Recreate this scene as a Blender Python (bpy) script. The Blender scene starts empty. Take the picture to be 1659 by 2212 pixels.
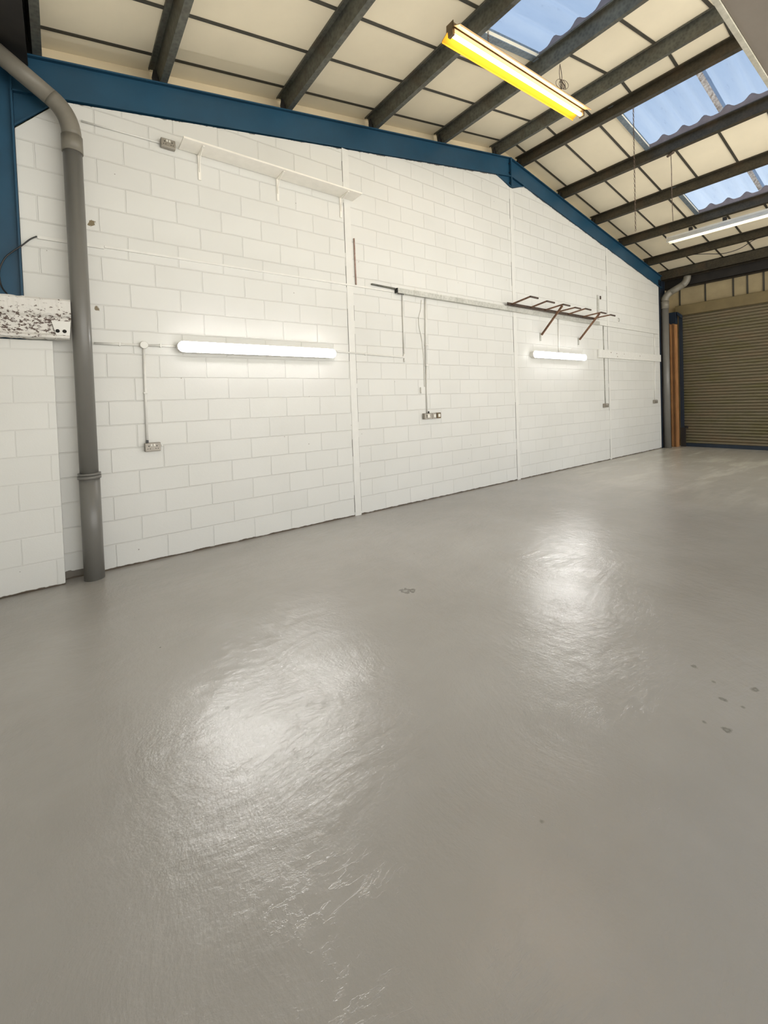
import bpy, bmesh, math, random
from mathutils import Vector, Matrix
random.seed(7)
SC = bpy.context.scene
COL = SC.collection

# ------------------------------------------------------------------ materials
def srgb(r, g, b):
    def f(c):
        c /= 255.0
        return c / 12.92 if c <= 0.04045 else ((c + 0.055) / 1.055) ** 2.4
    return (f(r), f(g), f(b), 1.0)

class NT:
    """small helper around one material's node tree"""
    def __init__(self, name):
        self.m = bpy.data.materials.new(name)
        self.m.use_nodes = True
        self.t = self.m.node_tree
        self.n = self.t.nodes
        self.bsdf = self.n['Principled BSDF']
        self.tc = self.n.new('ShaderNodeTexCoord')
    def link(self, a, b):
        self.t.links.new(a, b)
    def noise(self, scale, detail=4.0, rough=0.55, vec=None, dist=0.0):
        k = self.n.new('ShaderNodeTexNoise')
        k.inputs['Scale'].default_value = scale
        k.inputs['Detail'].default_value = detail
        k.inputs['Roughness'].default_value = rough
        k.inputs['Distortion'].default_value = dist
        self.link(vec or self.tc.outputs['Object'], k.inputs['Vector'])
        return k.outputs['Fac']
    def mapping(self, scale=(1, 1, 1), rot=(0, 0, 0), loc=(0, 0, 0), vec=None):
        k = self.n.new('ShaderNodeMapping')
        k.inputs['Scale'].default_value = scale
        k.inputs['Rotation'].default_value = rot
        k.inputs['Location'].default_value = loc
        self.link(vec or self.tc.outputs['Object'], k.inputs['Vector'])
        return k.outputs['Vector']
    def ramp(self, fac, stops):
        k = self.n.new('ShaderNodeValToRGB')
        e = k.color_ramp.elements
        e[0].position, e[0].color = stops[0]
        e[1].position, e[1].color = stops[-1]
        for p, c in stops[1:-1]:
            x = e.new(p); x.color = c
        self.link(fac, k.inputs['Fac'])
        return k.outputs['Color']
    def math(self, op, a, b=None, clamp=False):
        k = self.n.new('ShaderNodeMath'); k.operation = op; k.use_clamp = clamp
        for i, v in enumerate((a, b)):
            if v is None: continue
            if isinstance(v, (int, float)): k.inputs[i].default_value = v
            else: self.link(v, k.inputs[i])
        return k.outputs[0]
    def mix(self, fac, a, b, blend='MIX'):
        k = self.n.new('ShaderNodeMix'); k.data_type = 'RGBA'; k.blend_type = blend
        for i, v in ((0, fac), (6, a), (7, b)):
            if isinstance(v, (int, float, tuple)): k.inputs[i].default_value = v
            else: self.link(v, k.inputs[i])
        return k.outputs[2]
    def bump(self, h, strength=0.3, dist=0.01, prev=None):
        k = self.n.new('ShaderNodeBump')
        k.inputs['Strength'].default_value = strength
        k.inputs['Distance'].default_value = dist
        self.link(h, k.inputs['Height'])
        if prev is not None: self.link(prev, k.inputs['Normal'])
        return k.outputs['Normal']
    def xyz(self, vec=None):
        k = self.n.new('ShaderNodeSeparateXYZ')
        self.link(vec or self.tc.outputs['Object'], k.inputs[0])
        return k.outputs
    def set(self, **kw):
        for k, v in kw.items():
            i = self.bsdf.inputs[k.replace('_', ' ')]
            if isinstance(v, (int, float, tuple)): i.default_value = v
            else: self.link(v, i)
        return self.m

def simple(name, col, rough=0.5, metal=0.0, var=0.15, scale=9.0, bump=0.0):
    t = NT(name)
    f = t.noise(scale, 5)
    lo = tuple(c * (1 - var) for c in col[:3]) + (1,)
    hi = tuple(min(1, c * (1 + var)) for c in col[:3]) + (1,)
    t.set(Base_Color=t.ramp(f, [(0.3, lo), (0.7, hi)]), Roughness=rough, Metallic=metal)
    if bump: t.set(Normal=t.bump(t.noise(scale * 6, 4), bump, 0.004))
    return t.m

def emitter(name, col, strength):
    t = NT(name)
    t.set(Base_Color=(0.9, 0.9, 0.9, 1), Roughness=0.3, Emission_Color=col, Emission_Strength=strength)
    return t.m

def spot(t, x, y, px, py, r, soft, wob):
    """mask of one worn spot at (px, py) with a ragged rim"""
    d = t.math('SQRT', t.math('ADD', t.math('POWER', t.math('ABSOLUTE', t.math('SUBTRACT', x, px)), 2.0),
                              t.math('POWER', t.math('ABSOLUTE', t.math('SUBTRACT', y, py)), 2.0)))
    d = t.math('ADD', d, t.math('MULTIPLY', t.math('SUBTRACT', wob, 0.5), r * 2.2))
    return t.math('DIVIDE', t.math('SUBTRACT', r, d), soft, clamp=True)

def block_wall(name, shift=True, chips=(), joint=0.62):
    t = NT(name)
    o = t.xyz()
    X = o[0]
    if shift:
        X = t.math('SUBTRACT', X, t.math('MULTIPLY', t.math('GREATER_THAN', X, 3.1), 0.08))
    warp = t.math('MULTIPLY', t.math('SUBTRACT', t.noise(6.0, 3), 0.5), 0.012)
    c = t.n.new('ShaderNodeCombineXYZ')
    t.link(t.math('ADD', t.math('ADD', X, 10 * 0.447 - 1.25 + 0.2235), warp), c.inputs[0])
    t.link(t.math('ADD', t.math('ADD', o[2], 0.2253 * 2 - 0.007), warp), c.inputs[1])
    b = t.n.new('ShaderNodeTexBrick')
    b.offset = 0.5; b.offset_frequency = 2; b.squash = 1.0
    for k, v in (('Scale', 1.0), ('Mortar Size', 0.0075), ('Mortar Smooth', 0.55), ('Bias', 0.0), ('Brick Width', 0.447), ('Row Height', 0.2253)):
        b.inputs[k].default_value = v
    b.inputs['Color1'].default_value = (0, 0, 0, 1); b.inputs['Color2'].default_value = (1, 1, 1, 1)
    t.link(c.outputs[0], b.inputs['Vector'])
    mort = b.outputs['Fac']
    tone = t.ramp(t.noise(0.9, 4), [(0.3, (0.685, 0.680, 0.642, 1)), (0.7, (0.725, 0.722, 0.690, 1))])
    tone = t.mix(t.math('MULTIPLY', mort, 0.09), tone, (0.45, 0.43, 0.38, 1))
    tone = t.mix(0.035, tone, b.outputs['Color'], 'MULTIPLY')
    # small pin holes and dirt specks in the paint
    v = t.n.new('ShaderNodeTexVoronoi'); v.inputs['Scale'].default_value = 4.3
    t.link(t.tc.outputs['Object'], v.inputs['Vector'])
    speck = t.math('LESS_THAN', v.outputs['Distance'], 0.028)
    tone = t.mix(t.math('MULTIPLY', speck, 0.6), tone, (0.16, 0.13, 0.10, 1))
    # ragged dark line along the bottom gap of the wall
    wob = t.noise(11.0, 5)
    foot = t.math('DIVIDE', t.math('SUBTRACT', t.math('MULTIPLY', wob, 0.034), o[2]), 0.006, clamp=True)
    tone = t.mix(foot, tone, (0.10, 0.075, 0.05, 1))
    if shift:   # ragged dark gap left under the steel rafter
        gap = t.math('SUBTRACT', t.math('SUBTRACT', 5.430, t.math('MULTIPLY', t.math('ABSOLUTE', t.math('SUBTRACT', o[0], 6.6)), 0.178)), o[2])
        gap = t.math('DIVIDE', t.math('SUBTRACT', t.math('MULTIPLY', t.math('SUBTRACT', t.noise(7.0, 6, 0.7), 0.36), 0.085), gap), 0.005, clamp=True)
        tone = t.mix(t.math('MULTIPLY', gap, 0.85), tone, (0.07, 0.055, 0.045, 1))
    if chips:
        bare = t.math('MULTIPLY', t.math('LESS_THAN', o[0], 0.14), t.math('LESS_THAN', o[2], t.math('ADD', t.math('MULTIPLY', wob, 0.06), 0.045)))
        tone = t.mix(t.math('MULTIPLY', bare, 0.9), tone, (0.10, 0.08, 0.055, 1))
        w2 = t.noise(38.0, 4)
        for cx, cz, r in chips:
            tone = t.mix(spot(t, o[0], o[2], cx, cz, r, 0.006, w2), tone, (0.20, 0.155, 0.085, 1))
    t.set(Base_Color=tone, Roughness=0.42)
    h = t.math('SUBTRACT', t.math('MULTIPLY', t.noise(24.0, 6, 0.6), 0.14), mort)
    n1 = t.bump(h, joint, 0.008)
    n2 = t.bump(t.noise(95.0, 3), 0.10, 0.004, n1)
    t.set(Normal=n2)
    return t.m

def floor_paint():
    t = NT('grey_floor_paint')
    o = t.xyz()
    big = t.noise(0.55, 5, 0.6)
    col = t.ramp(big, [(0.30, srgb(149, 144, 137)), (0.70, srgb(166, 162, 156))])
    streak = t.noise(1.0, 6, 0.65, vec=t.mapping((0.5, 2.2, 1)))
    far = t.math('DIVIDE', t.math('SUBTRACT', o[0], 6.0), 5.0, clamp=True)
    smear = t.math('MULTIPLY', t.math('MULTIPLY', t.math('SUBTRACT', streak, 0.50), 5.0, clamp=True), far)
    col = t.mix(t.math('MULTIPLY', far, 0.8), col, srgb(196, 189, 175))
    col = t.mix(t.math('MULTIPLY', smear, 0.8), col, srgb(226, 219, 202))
    w = t.noise(30.0, 4)
    for px, py, r in ((2.682, .603, .022), (2.481, .683, .020), (2.487, .606, .012), (2.245, .684, .014), (2.264, .609, .022), (2.671, .856, .02), (0.592, 2.169, .016), (2.6, .75, .012), (2.103, 2.60, .05), (2.14, 2.57, .035), (1.28, .875, .01)):
        ring = spot(t, o[0], o[1], px, py, r, 0.010, w)
        ring = t.math('MULTIPLY', ring, t.math('SUBTRACT', 1.0, t.math('MULTIPLY', spot(t, o[0], o[1], px, py, r * 0.5, 0.012, w), 0.7)))
        col = t.mix(t.math('MULTIPLY', ring, 0.65), col, srgb(88, 84, 76))
    v = t.n.new('ShaderNodeTexVoronoi'); v.inputs['Scale'].default_value = 3.1
    t.link(t.tc.outputs['Object'], v.inputs['Vector'])
    col = t.mix(t.math('MULTIPLY', t.math('LESS_THAN', v.outputs['Distance'], 0.018), 0.6), col, srgb(70, 64, 56))
    rr = t.math('ADD', t.math('MULTIPLY', t.noise(0.8, 3), 0.14), 0.165)
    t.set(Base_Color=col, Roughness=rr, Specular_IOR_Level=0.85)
    # trowel ridges, curved sweeps and roller stipple
    warp = t.n.new('ShaderNodeTexNoise'); warp.inputs['Scale'].default_value = 0.7; warp.inputs['Detail'].default_value = 2
    t.link(t.tc.outputs['Object'], warp.inputs['Vector'])
    add = t.n.new('ShaderNodeVectorMath'); add.operation = 'ADD'
    t.link(t.tc.outputs['Object'], add.inputs[0]); t.link(warp.outputs['Color'], add.inputs[1])
    sweep = t.noise(5.0, 7, 0.62, vec=t.mapping((1.0, 3.2, 1), rot=(0, 0, 0.5), vec=add.outputs[0]))
    sweep2 = t.noise(7.0, 6, 0.6, vec=t.mapping((3.0, 1.0, 1), rot=(0, 0, -0.35), vec=add.outputs[0]))
    patch = t.math('ADD', t.math('MULTIPLY', t.math('SUBTRACT', t.noise(1.4, 4), 0.40), 2.6, clamp=True), 0.30)
    h = t.math('MULTIPLY', t.math('ADD', sweep, t.math('MULTIPLY', sweep2, 0.7)), patch)
    crater = t.n.new('ShaderNodeTexVoronoi'); crater.inputs['Scale'].default_value = 16.0
    t.link(t.mapping((1.0, 1.5, 1), rot=(0, 0, 0.5), vec=add.outputs[0]), crater.inputs['Vector'])
    edge = t.math('MULTIPLY', t.math('LESS_THAN', t.noise(9.0, 5), 0.43), t.math('LESS_THAN', crater.outputs['Distance'], 0.22))
    h = t.math('SUBTRACT', h, t.math('MULTIPLY', edge, 0.11))
    scar = t.noise(9.0, 5, 0.6, vec=t.mapping((1.0, 2.6, 1), rot=(0, 0, 0.25), vec=add.outputs[0]))
    scar = t.math('SUBTRACT', 1.0, t.math('MULTIPLY', t.math('ABSOLUTE', t.math('SUBTRACT', scar, 0.5)), 45.0), clamp=True)
    scar = t.math('MULTIPLY', scar, t.math('MULTIPLY', t.math('SUBTRACT', t.noise(2.6, 4), 0.48), 7.0, clamp=True))
    h = t.math('ADD', h, t.math('MULTIPLY', scar, 0.10))
    n1 = t.bump(h, 0.20, 0.030)
    n2 = t.bump(t.noise(70.0, 4, 0.65), 0.17, 0.006, n1)
    t.set(Normal=n2)
    return t.m

def flaky_paint():
    t = NT('flaking_white_paint_on_steel')
    a = t.noise(30.0, 6, 0.7, vec=t.mapping((1, 1, 1.6)))
    o = t.xyz()
    low = t.math('SUBTRACT', 1.0, t.math('DIVIDE', t.math('ABSOLUTE', t.math('SUBTRACT', o[2], -0.05)), 0.16), clamp=True)
    k = t.math('ADD', a, t.math('MULTIPLY', low, 0.12))
    col = t.ramp(k, [(0.0, (0.72, 0.70, 0.66, 1)), (0.600, (0.70, 0.68, 0.64, 1)), (0.635, (0.10, 0.065, 0.05, 1)), (1.0, (0.06, 0.04, 0.035, 1))])
    t.set(Base_Color=col, Roughness=0.6, Normal=t.bump(t.math('SUBTRACT', t.noise(14.0, 6), t.math('MULTIPLY', t.math('GREATER_THAN', k, 0.61), 0.5)), 0.5, 0.012))
    return t.m

def galv(name, lo, hi, rust=0.35):
    t = NT(name)
    v = t.n.new('ShaderNodeTexVoronoi'); v.inputs['Scale'].default_value = 30
    t.link(t.tc.outputs['Object'], v.inputs['Vector'])
    base = t.mix(0.5, t.ramp(v.outputs['Distance'], [(0.1, lo), (0.8, hi)]), t.ramp(t.noise(5, 5), [(0.3, lo), (0.7, hi)]))
    r = t.math('MULTIPLY', t.math('SUBTRACT', t.noise(2.6, 6, 0.65), 0.52), 5.0, clamp=True)
    base = t.mix(t.math('MULTIPLY', r, rust), base, (0.085, 0.055, 0.03, 1))
    t.set(Base_Color=base, Roughness=0.5, Metallic=0.25)
    return t.m

def shutter_paint():
    t = NT('aged_shutter_steel')
    a = t.noise(1.1, 5, 0.6, vec=t.mapping((1, 1, 3)))
    col = t.ramp(a, [(0.30, (0.145, 0.128, 0.055, 1)), (0.5, (0.170, 0.145, 0.092, 1)), (0.72, (0.195, 0.145, 0.088, 1))])
    t.set(Base_Color=col, Roughness=0.45, Metallic=0.15)
    return t.m

def rusty(name, a, b):
    t = NT(name)
    t.set(Base_Color=t.ramp(t.noise(22, 6, 0.65), [(0.35, a), (0.65, b)]), Roughness=0.75, Normal=t.bump(t.noise(90, 4), 0.2, 0.003))
    return t.m

def timber(name, a, b):
    t = NT(name)
    g = t.noise(6, 6, 0.6, vec=t.mapping((6, 6, 0.5)))
    t.set(Base_Color=t.ramp(g, [(0.3, a), (0.7, b)]), Roughness=0.65)
    return t.m

def rooflight_sheet():
    t = NT('translucent_sheet')
    for k in list(t.n):
        if k.type == 'BSDF_PRINCIPLED': t.n.remove(k)
    out = t.n['Material Output']
    dirt = t.noise(2.0, 6, 0.6, vec=t.mapping((1.2, 7.0, 1)))
    col = t.ramp(dirt, [(0.30, (0.40, 0.455, 0.52, 1)), (0.62, (0.375, 0.43, 0.50, 1)), (0.80, (0.22, 0.25, 0.31, 1))])
    tr = t.n.new('ShaderNodeBsdfTranslucent'); t.link(col, tr.inputs['Color'])
    gl = t.n.new('ShaderNodeBsdfDiffuse'); t.link(col, gl.inputs['Color'])
    tp = t.n.new('ShaderNodeBsdfTransparent'); t.link(col, tp.inputs['Color'])
    m1 = t.n.new('ShaderNodeMixShader'); m1.inputs[0].default_value = 0.12
    t.link(tr.outputs[0], m1.inputs[1]); t.link(gl.outputs[0], m1.inputs[2])
    m2 = t.n.new('ShaderNodeMixShader'); m2.inputs[0].default_value = 0.45
    t.link(m1.outputs[0], m2.inputs[1]); t.link(tp.outputs[0], m2.inputs[2])
    t.link(m2.outputs[0], out.inputs['Surface'])
    return t.m

M = {}
M['wall'] = block_wall('white_painted_blockwork', True, ((0.299, 3.231, 0.030), (0.308, 2.446, 0.022), (1.07, 4.60, 0.012)))
M['pier'] = block_wall('white_painted_blockwork_pier', False, joint=0.35)
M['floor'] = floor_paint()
M['white'] = simple('white_paint', (0.745, 0.735, 0.695, 1), 0.4, var=0.04)
M['shelf'] = simple('lamp_lit_shelf_paint', (0.88, 0.845, 0.77, 1), 0.45, var=0.04)  # paler than the other white: light from the lamp below painted in
M['scuffed'] = rusty('scuffed_white_board_paint', (0.66, 0.65, 0.61, 1), (0.74, 0.73, 0.69, 1))
M['smooth'] = simple('smooth_white_strip_paint', (0.725, 0.718, 0.68, 1), 0.4, var=0.03, bump=0.05)
M['blue'] = simple('teal_blue_steel_paint', srgb(20, 68, 94), 0.5, 0.0, 0.18, 2.0, 0.06)
M['darkblue'] = simple('dark_blue_steel_paint', srgb(24, 37, 52), 0.5, 0.0, 0.2, 5.0)
M['panel'] = simple('cream_roof_panel', srgb(242, 230, 203), 0.8, 0.0, 0.05, 1.4)
M['cladpanel'] = simple('stained_cream_cladding', srgb(168, 152, 118), 0.8, 0.0, 0.12, 3.0)
M['gablepanel'] = simple('beige_gable_lining', srgb(220, 204, 172), 0.8, 0.0, 0.06, 2.0)
M['strip'] = simple('dark_panel_joint', srgb(66, 62, 52), 0.6, 0.0, 0.2, 6.0)
M['galv'] = galv('weathered_galvanised_steel', srgb(66, 66, 60), srgb(108, 108, 98), 0.5)
M['galvdark'] = galv('dark_brown_steel', srgb(46, 42, 34), srgb(76, 70, 56), 0.7)  # darker, browner tone with more rust, for the right-hand roof steel
M['black'] = simple('dark_eaves_steel', srgb(36, 32, 28), 0.7, 0.0, 0.3, 5.0)
M['pipe'] = simple('grey_plastic_pipe', srgb(112, 110, 105), 0.32, 0.0, 0.06, 3.0)
M['pipebrown'] = simple('weathered_grey_pipe', srgb(122, 117, 106), 0.45, 0.0, 0.14, 6.0)
M['flaky'] = flaky_paint()
M['hole'] = simple('dark_hole', (0.01, 0.009, 0.008, 1), 0.9)
M['trunk'] = galv('galvanised_trunking', srgb(168, 168, 160), srgb(206, 205, 198), 0.0)
M['metalclad'] = simple('grey_metal_socket_box', srgb(150, 144, 134), 0.4, 0.35, 0.1, 20)
M['switch'] = simple('white_plastic', srgb(225, 222, 212), 0.35, var=0.03)
M['blackplastic'] = simple('black_plastic', srgb(28, 26, 25), 0.4, var=0.1)
M['rust'] = rusty('rusty_steel', srgb(72, 50, 36), srgb(116, 84, 58))
M['rustdark'] = rusty('dark_rusty_steel', srgb(50, 40, 34), srgb(84, 68, 56))
M['redoxide'] = rusty('red_oxide_conduit_paint', srgb(150, 120, 110), srgb(182, 158, 148))
M['wood1'] = timber('orange_timber', srgb(138, 92, 54), srgb(176, 128, 80))
M['wood2'] = timber('brown_timber', srgb(104, 72, 44), srgb(144, 102, 64))
M['shutter'] = shutter_paint()
M['lintel'] = simple('olive_brown_lintel_paint', srgb(112, 98, 66), 0.6, 0.0, 0.15, 3.0)
M['sheet'] = rooflight_sheet()
M['closure'] = simple('grey_corrugated_filler', srgb(128, 120, 124), 0.8, 0.0, 0.15, 8)
M['lap'] = rusty('rust_stained_sheet_lap', srgb(120, 110, 104), srgb(190, 190, 192))
M['framegrey'] = galv('blue_grey_roof_trim', srgb(90, 102, 112), srgb(136, 148, 156), 0.1)
M['soffit'] = simple('grey_mezzanine_soffit', srgb(150, 140, 128), 0.85, 0.0, 0.05, 5, 0.05)
M['edging'] = rusty('chipped_cream_edging', srgb(196, 190, 170), srgb(224, 218, 200))
M['reflector'] = simple('tube_lit_yellow_reflector', srgb(240, 176, 44), 0.4, var=0.03)  # aged enamel; warm tube light painted in as deep yellow
M['reflpeach'] = simple('tube_lit_peach_reflector', srgb(236, 196, 142), 0.4, var=0.03)  # near wing of the same reflector, warm tube light painted in as peach
M['fixture'] = simple('brown_aged_fixture_steel', srgb(104, 86, 58), 0.5, 0.2, 0.2, 12)
M['fixturewhite'] = simple('white_fixture_steel', srgb(214, 210, 200), 0.4, 0.0, 0.06, 12)
M['chain'] = rusty('rusty_chain_steel', srgb(70, 58, 48), srgb(120, 100, 84))
M['tube'] = emitter('warm_fluorescent_tube', (1.0, 0.82, 0.55, 1), 15.0)
M['tubewhite'] = emitter('white_fluorescent_tube', (1.0, 0.90, 0.62, 1), 7.0)
M['diffuser'] = emitter('lit_batten_diffuser', (1.0, 0.985, 0.96, 1), 58.0)

# ------------------------------------------------------------------ geometry helpers
def BM(): return bmesh.new()

def face(bm, vs):
    try: return bm.faces.new(vs)
    except ValueError: return None

def box(bm, x0, x1, y0, y1, z0, z1):
    v = [bm.verts.new(p) for p in ((x0,y0,z0),(x1,y0,z0),(x1,y1,z0),(x0,y1,z0),(x0,y0,z1),(x1,y0,z1),(x1,y1,z1),(x0,y1,z1))]
    for f in ((0,3,2,1),(4,5,6,7),(0,1,5,4),(1,2,6,5),(2,3,7,6),(3,0,4,7)): face(bm, [v[i] for i in f])

def prism(bm, pts, d):
    """closed polygon of 3-D points swept by vector d"""
    d = Vector(d)
    a = [bm.verts.new(p) for p in pts]
    b = [bm.verts.new(Vector(p) + d) for p in pts]
    n = len(a)
    face(bm, a[::-1]); face(bm, b)
    for i in range(n): face(bm, [a[i], a[(i+1) % n], b[(i+1) % n], b[i]])

def bar(bm, p, q, w, h, up=(0, 0, 1)):
    p, q, up = Vector(p), Vector(q), Vector(up)
    d = (q - p).normalized(); s = d.cross(up).normalized(); u = s.cross(d)
    c = [p + s*sx*w/2 + u*sy*h/2 for sx, sy in ((-1,-1),(1,-1),(1,1),(-1,1))]
    prism(bm, c, q - p)

def tube(bm, pts, r, n=20, caps=True):
    pts = [Vector(p) for p in pts]
    rs = r if isinstance(r, (list, tuple)) else [r] * len(pts)
    rings = []; ref = None
    for i, p in enumerate(pts):
        if i == 0: d = pts[1] - p
        elif i == len(pts) - 1: d = p - pts[i-1]
        else: d = (pts[i+1] - p).normalized() + (p - pts[i-1]).normalized()
        d.normalize()
        if ref is None: ref = Vector((0, 1, 0)) if abs(d.y) < 0.9 else Vector((1, 0, 0))
        s = d.cross(ref).normalized(); u = s.cross(d).normalized(); ref = u
        rings.append([bm.verts.new(p + (s*math.cos(a) + u*math.sin(a)) * rs[i]) for a in (2*math.pi*k/n for k in range(n))])
    for A, B in zip(rings, rings[1:]):
        for k in range(n):
            f = face(bm, [A[k], A[(k+1) % n], B[(k+1) % n], B[k]])
            if f: f.smooth = True
    if caps:
        face(bm, rings[0][::-1]); face(bm, rings[-1])

def arc(p, c, q, n=8):
    """quadratic bend from p to q around corner c"""
    p, c, q = Vector(p), Vector(c), Vector(q)
    return [p*(1-t)**2 + c*2*t*(1-t) + q*t*t for t in (i/n for i in range(n+1))]

def torus(bm, c, ax_u, ax_v, R, r, n=14, m=6, stretch=1.0):
    c, u, v = Vector(c), Vector(ax_u).normalized(), Vector(ax_v).normalized()
    w = u.cross(v)
    rings = []
    for i in range(n):
        a = 2*math.pi*i/n
        o = u*math.cos(a)*stretch + v*math.sin(a); on = (u*math.cos(a) + v*math.sin(a))
        rings.append([bm.verts.new(c + o*R + on*r*math.cos(b) + w*r*math.sin(b)) for b in (2*math.pi*k/m for k in range(m))])
    for i in range(n):
        A, B = rings[i], rings[(i+1) % n]
        for k in range(m):
            f = face(bm, [A[k], A[(k+1) % m], B[(k+1) % m], B[k]])
            if f: f.smooth = True

def link_mesh(name, bm, mat, parent=None, loc=None, bevel=0.0):
    base = Vector(loc) if loc is not None else (parent_world(parent) if parent else Vector((0, 0, 0)))
    bmesh.ops.recalc_face_normals(bm, faces=bm.faces[:])
    for v in bm.verts: v.co -= base
    me = bpy.data.meshes.new(name); bm.to_mesh(me); bm.free()
    me.materials.append(mat if not isinstance(mat, str) else M[mat])
    o = bpy.data.objects.new(name, me); COL.objects.link(o)
    if parent:
        o.parent = parent
        o.location = base - parent_world(parent)
    else: o.location = base
    if bevel:
        b = o.modifiers.new('bevel', 'BEVEL'); b.width = bevel; b.segments = 2; b.limit_method = 'ANGLE'
    return o

WORLD = {}
def parent_world(o):
    p = Vector(o.location)
    while o.parent:
        o = o.parent; p = p + Vector(o.location)
    return p

def tag(o, label, cat, group=None, kind=None):
    o['label'] = label; o['category'] = cat
    if group: o['group'] = group
    if kind: o['kind'] = kind
    return o

def thing(name, loc, label, cat, group=None, kind=None):
    o = bpy.data.objects.new(name, None); COL.objects.link(o)
    o.location = loc; o.empty_display_size = 0.1
    return tag(o, label, cat, group, kind)

# ------------------------------------------------------------------ key dimensions (metres)
YW = 4.783           # painted face of the gable wall
XR = 6.60            # ridge
SL = 0.178           # roof slope
ZR = 5.768           # top of rafter at the ridge
RD = 0.335           # rafter depth
PD = 0.18            # purlin depth
def rtop(x): return ZR - SL * abs(x - XR)
def rbot(x): return rtop(x) - RD
def ceil(x): return ZR + PD + 0.004 - SL * abs(x - XR)
YB = -3.0            # where the modelled part of the building stops, behind the camera
XL, XRW = -0.60, 13.75

# ------------------------------------------------------------------ floor and walls
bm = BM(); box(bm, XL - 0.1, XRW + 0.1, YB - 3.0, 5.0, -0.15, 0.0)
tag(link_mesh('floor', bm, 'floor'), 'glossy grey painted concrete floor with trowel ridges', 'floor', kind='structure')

bm = BM()
XE = 12.87
prof = [(-0.212, 0), (XE, 0), (XE, rbot(XE) - 0.003), (6.98, rbot(6.98) - 0.003), (6.64, 5.237), (6.56, 5.237), (6.20, rbot(6.20) - 0.003), (0.12, rbot(0.12) - 0.016), (-0.212, 3.915)]
prism(bm, [(x, YW, z) for x, z in prof], (0, 0.13, 0))
tag(link_mesh('wall_back', bm, 'wall'), 'white painted concrete block gable wall', 'wall', kind='structure')

bm = BM()
prism(bm, [(XL, 4.925, 0), (XRW + 0.1, 4.925, 0), (XRW + 0.1, 4.925, ceil(XRW) + 0.02), (XR, 4.925, ceil(XR) + 0.02), (XL, 4.925, ceil(XL) + 0.02)], (0, 0.05, 0))
tag(link_mesh('wall_gable_lining', bm, 'gablepanel'), 'beige lining strip above the blue rafter', 'wall', kind='structure')

# block pier standing forward of the gable at the left, and the side wall it belongs to
bm = BM(); box(bm, XL, -0.033, 4.665, YW - 0.002, 0, 2.115)
tag(link_mesh('wall_pier', bm, 'pier', bevel=0.006), 'low white block pier left of the grey downpipe', 'wall', kind='structure')
bm = BM(); box(bm, XL - 0.1, XL - 0.002, YB, 4.97, 0, ceil(XL) + 0.02)
tag(link_mesh('wall_left', bm, 'pier'), 'white side wall beyond the left edge', 'wall', kind='structure')

# right-hand wall: cream cladding round the shutter opening
SY0, SY1, SZ = 0.3, 4.52, 3.66
bm = BM()
box(bm, XRW, XRW + 0.08, YB, 4.92, SZ, ceil(XRW) + 0.02)
box(bm, XRW, XRW + 0.08, YB, SY0, 0, SZ)
box(bm, XRW, XRW + 0.08, SY1, 4.92, 0, SZ)
tag(link_mesh('wall_right', bm, 'cladpanel'), 'cream clad wall above the roller shutter', 'wall', kind='structure')
k = 1
for y in (4.587, 4.00, 3.41, 3.13, 2.82, 2.23, 1.64, 1.05, 0.46):
    bm = BM(); box(bm, XRW - 0.012, XRW - 0.001, y - 0.018, y + 0.018, 3.84, 4.40)
    tag(link_mesh('trim_%d' % k, bm, 'strip'), 'dark upright joint strip in the cladding above the shutter', 'trim', kind='structure'); k += 1

# flush strips over the wind posts in the gable wall
for x0, x1, zt in ((3.050, 3.148, rbot(3.1)), (6.548, 6.640, 5.23), (10.02, 10.10, rbot(10.06))):
    bm = BM(); box(bm, x0, x1, YW - 0.006, YW - 0.0005, 0.0, zt - 0.01)
    o = tag(link_mesh('trim_%d' % k, bm, 'smooth'), 'smooth white upright joint strip in the block wall', 'trim', kind='structure'); k += 1
    c = BM()
    rr = random.Random(int(x0 * 100))
    for xx in (x0 - 0.004, x1 + 0.001):
        z = 0.05
        while z < zt - 0.3:
            L = rr.uniform(0.12, 0.7)
            if rr.random() < 0.62: box(c, xx, xx + rr.uniform(0.002, 0.0045), YW - 0.004, YW - 0.0006, z, min(z + L, zt - 0.05))
            z += L + rr.uniform(0.02, 0.3)
    link_mesh('joint_crack', c, 'strip', o)

# ------------------------------------------------------------------ roof panels, joints, purlins, rooflights
PUR = [0.0, 0.998, 2.365, 3.653, 4.966, 6.295, 6.967, 8.312, 9.626, 10.91, 12.284]
LIGHTS = ((3.653, 4.966, 3.09, -1.3), (6.967, 8.312, 3.16, -1.2), (9.626, 10.91, 3.25, -1.1))   # rooflight bays
def webx(x): return x - 0.066
def roof_part(bm, x0, x1, y0, y1):
    pts = [(x0, y0, ceil(x0)), (x1, y0, ceil(x1)), (x1, y0, ceil(x1) + 0.06), (x0, y0, ceil(x0) + 0.06)]
    prism(bm, pts, (0, y1 - y0, 0))
for side, bays, xa, xb in (('left', LIGHTS[:1], XL, XR), ('right', LIGHTS[1:], XR, XRW + 0.1)):
    bm = BM(); x = xa
    for a, b, y1, y0 in bays:
        a, b = webx(a) + 0.01, webx(b)
        roof_part(bm, x, a, YB, 4.924)
        roof_part(bm, a, b, y1, 4.924); roof_part(bm, a, b, YB, y0)
        x = b
    roof_part(bm, x, xb, YB, 4.924)
    tag(link_mesh('ceiling_' + side, bm, 'panel'), 'cream insulated roof panels on the %s slope' % side, 'ceiling', kind='structure')

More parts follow.
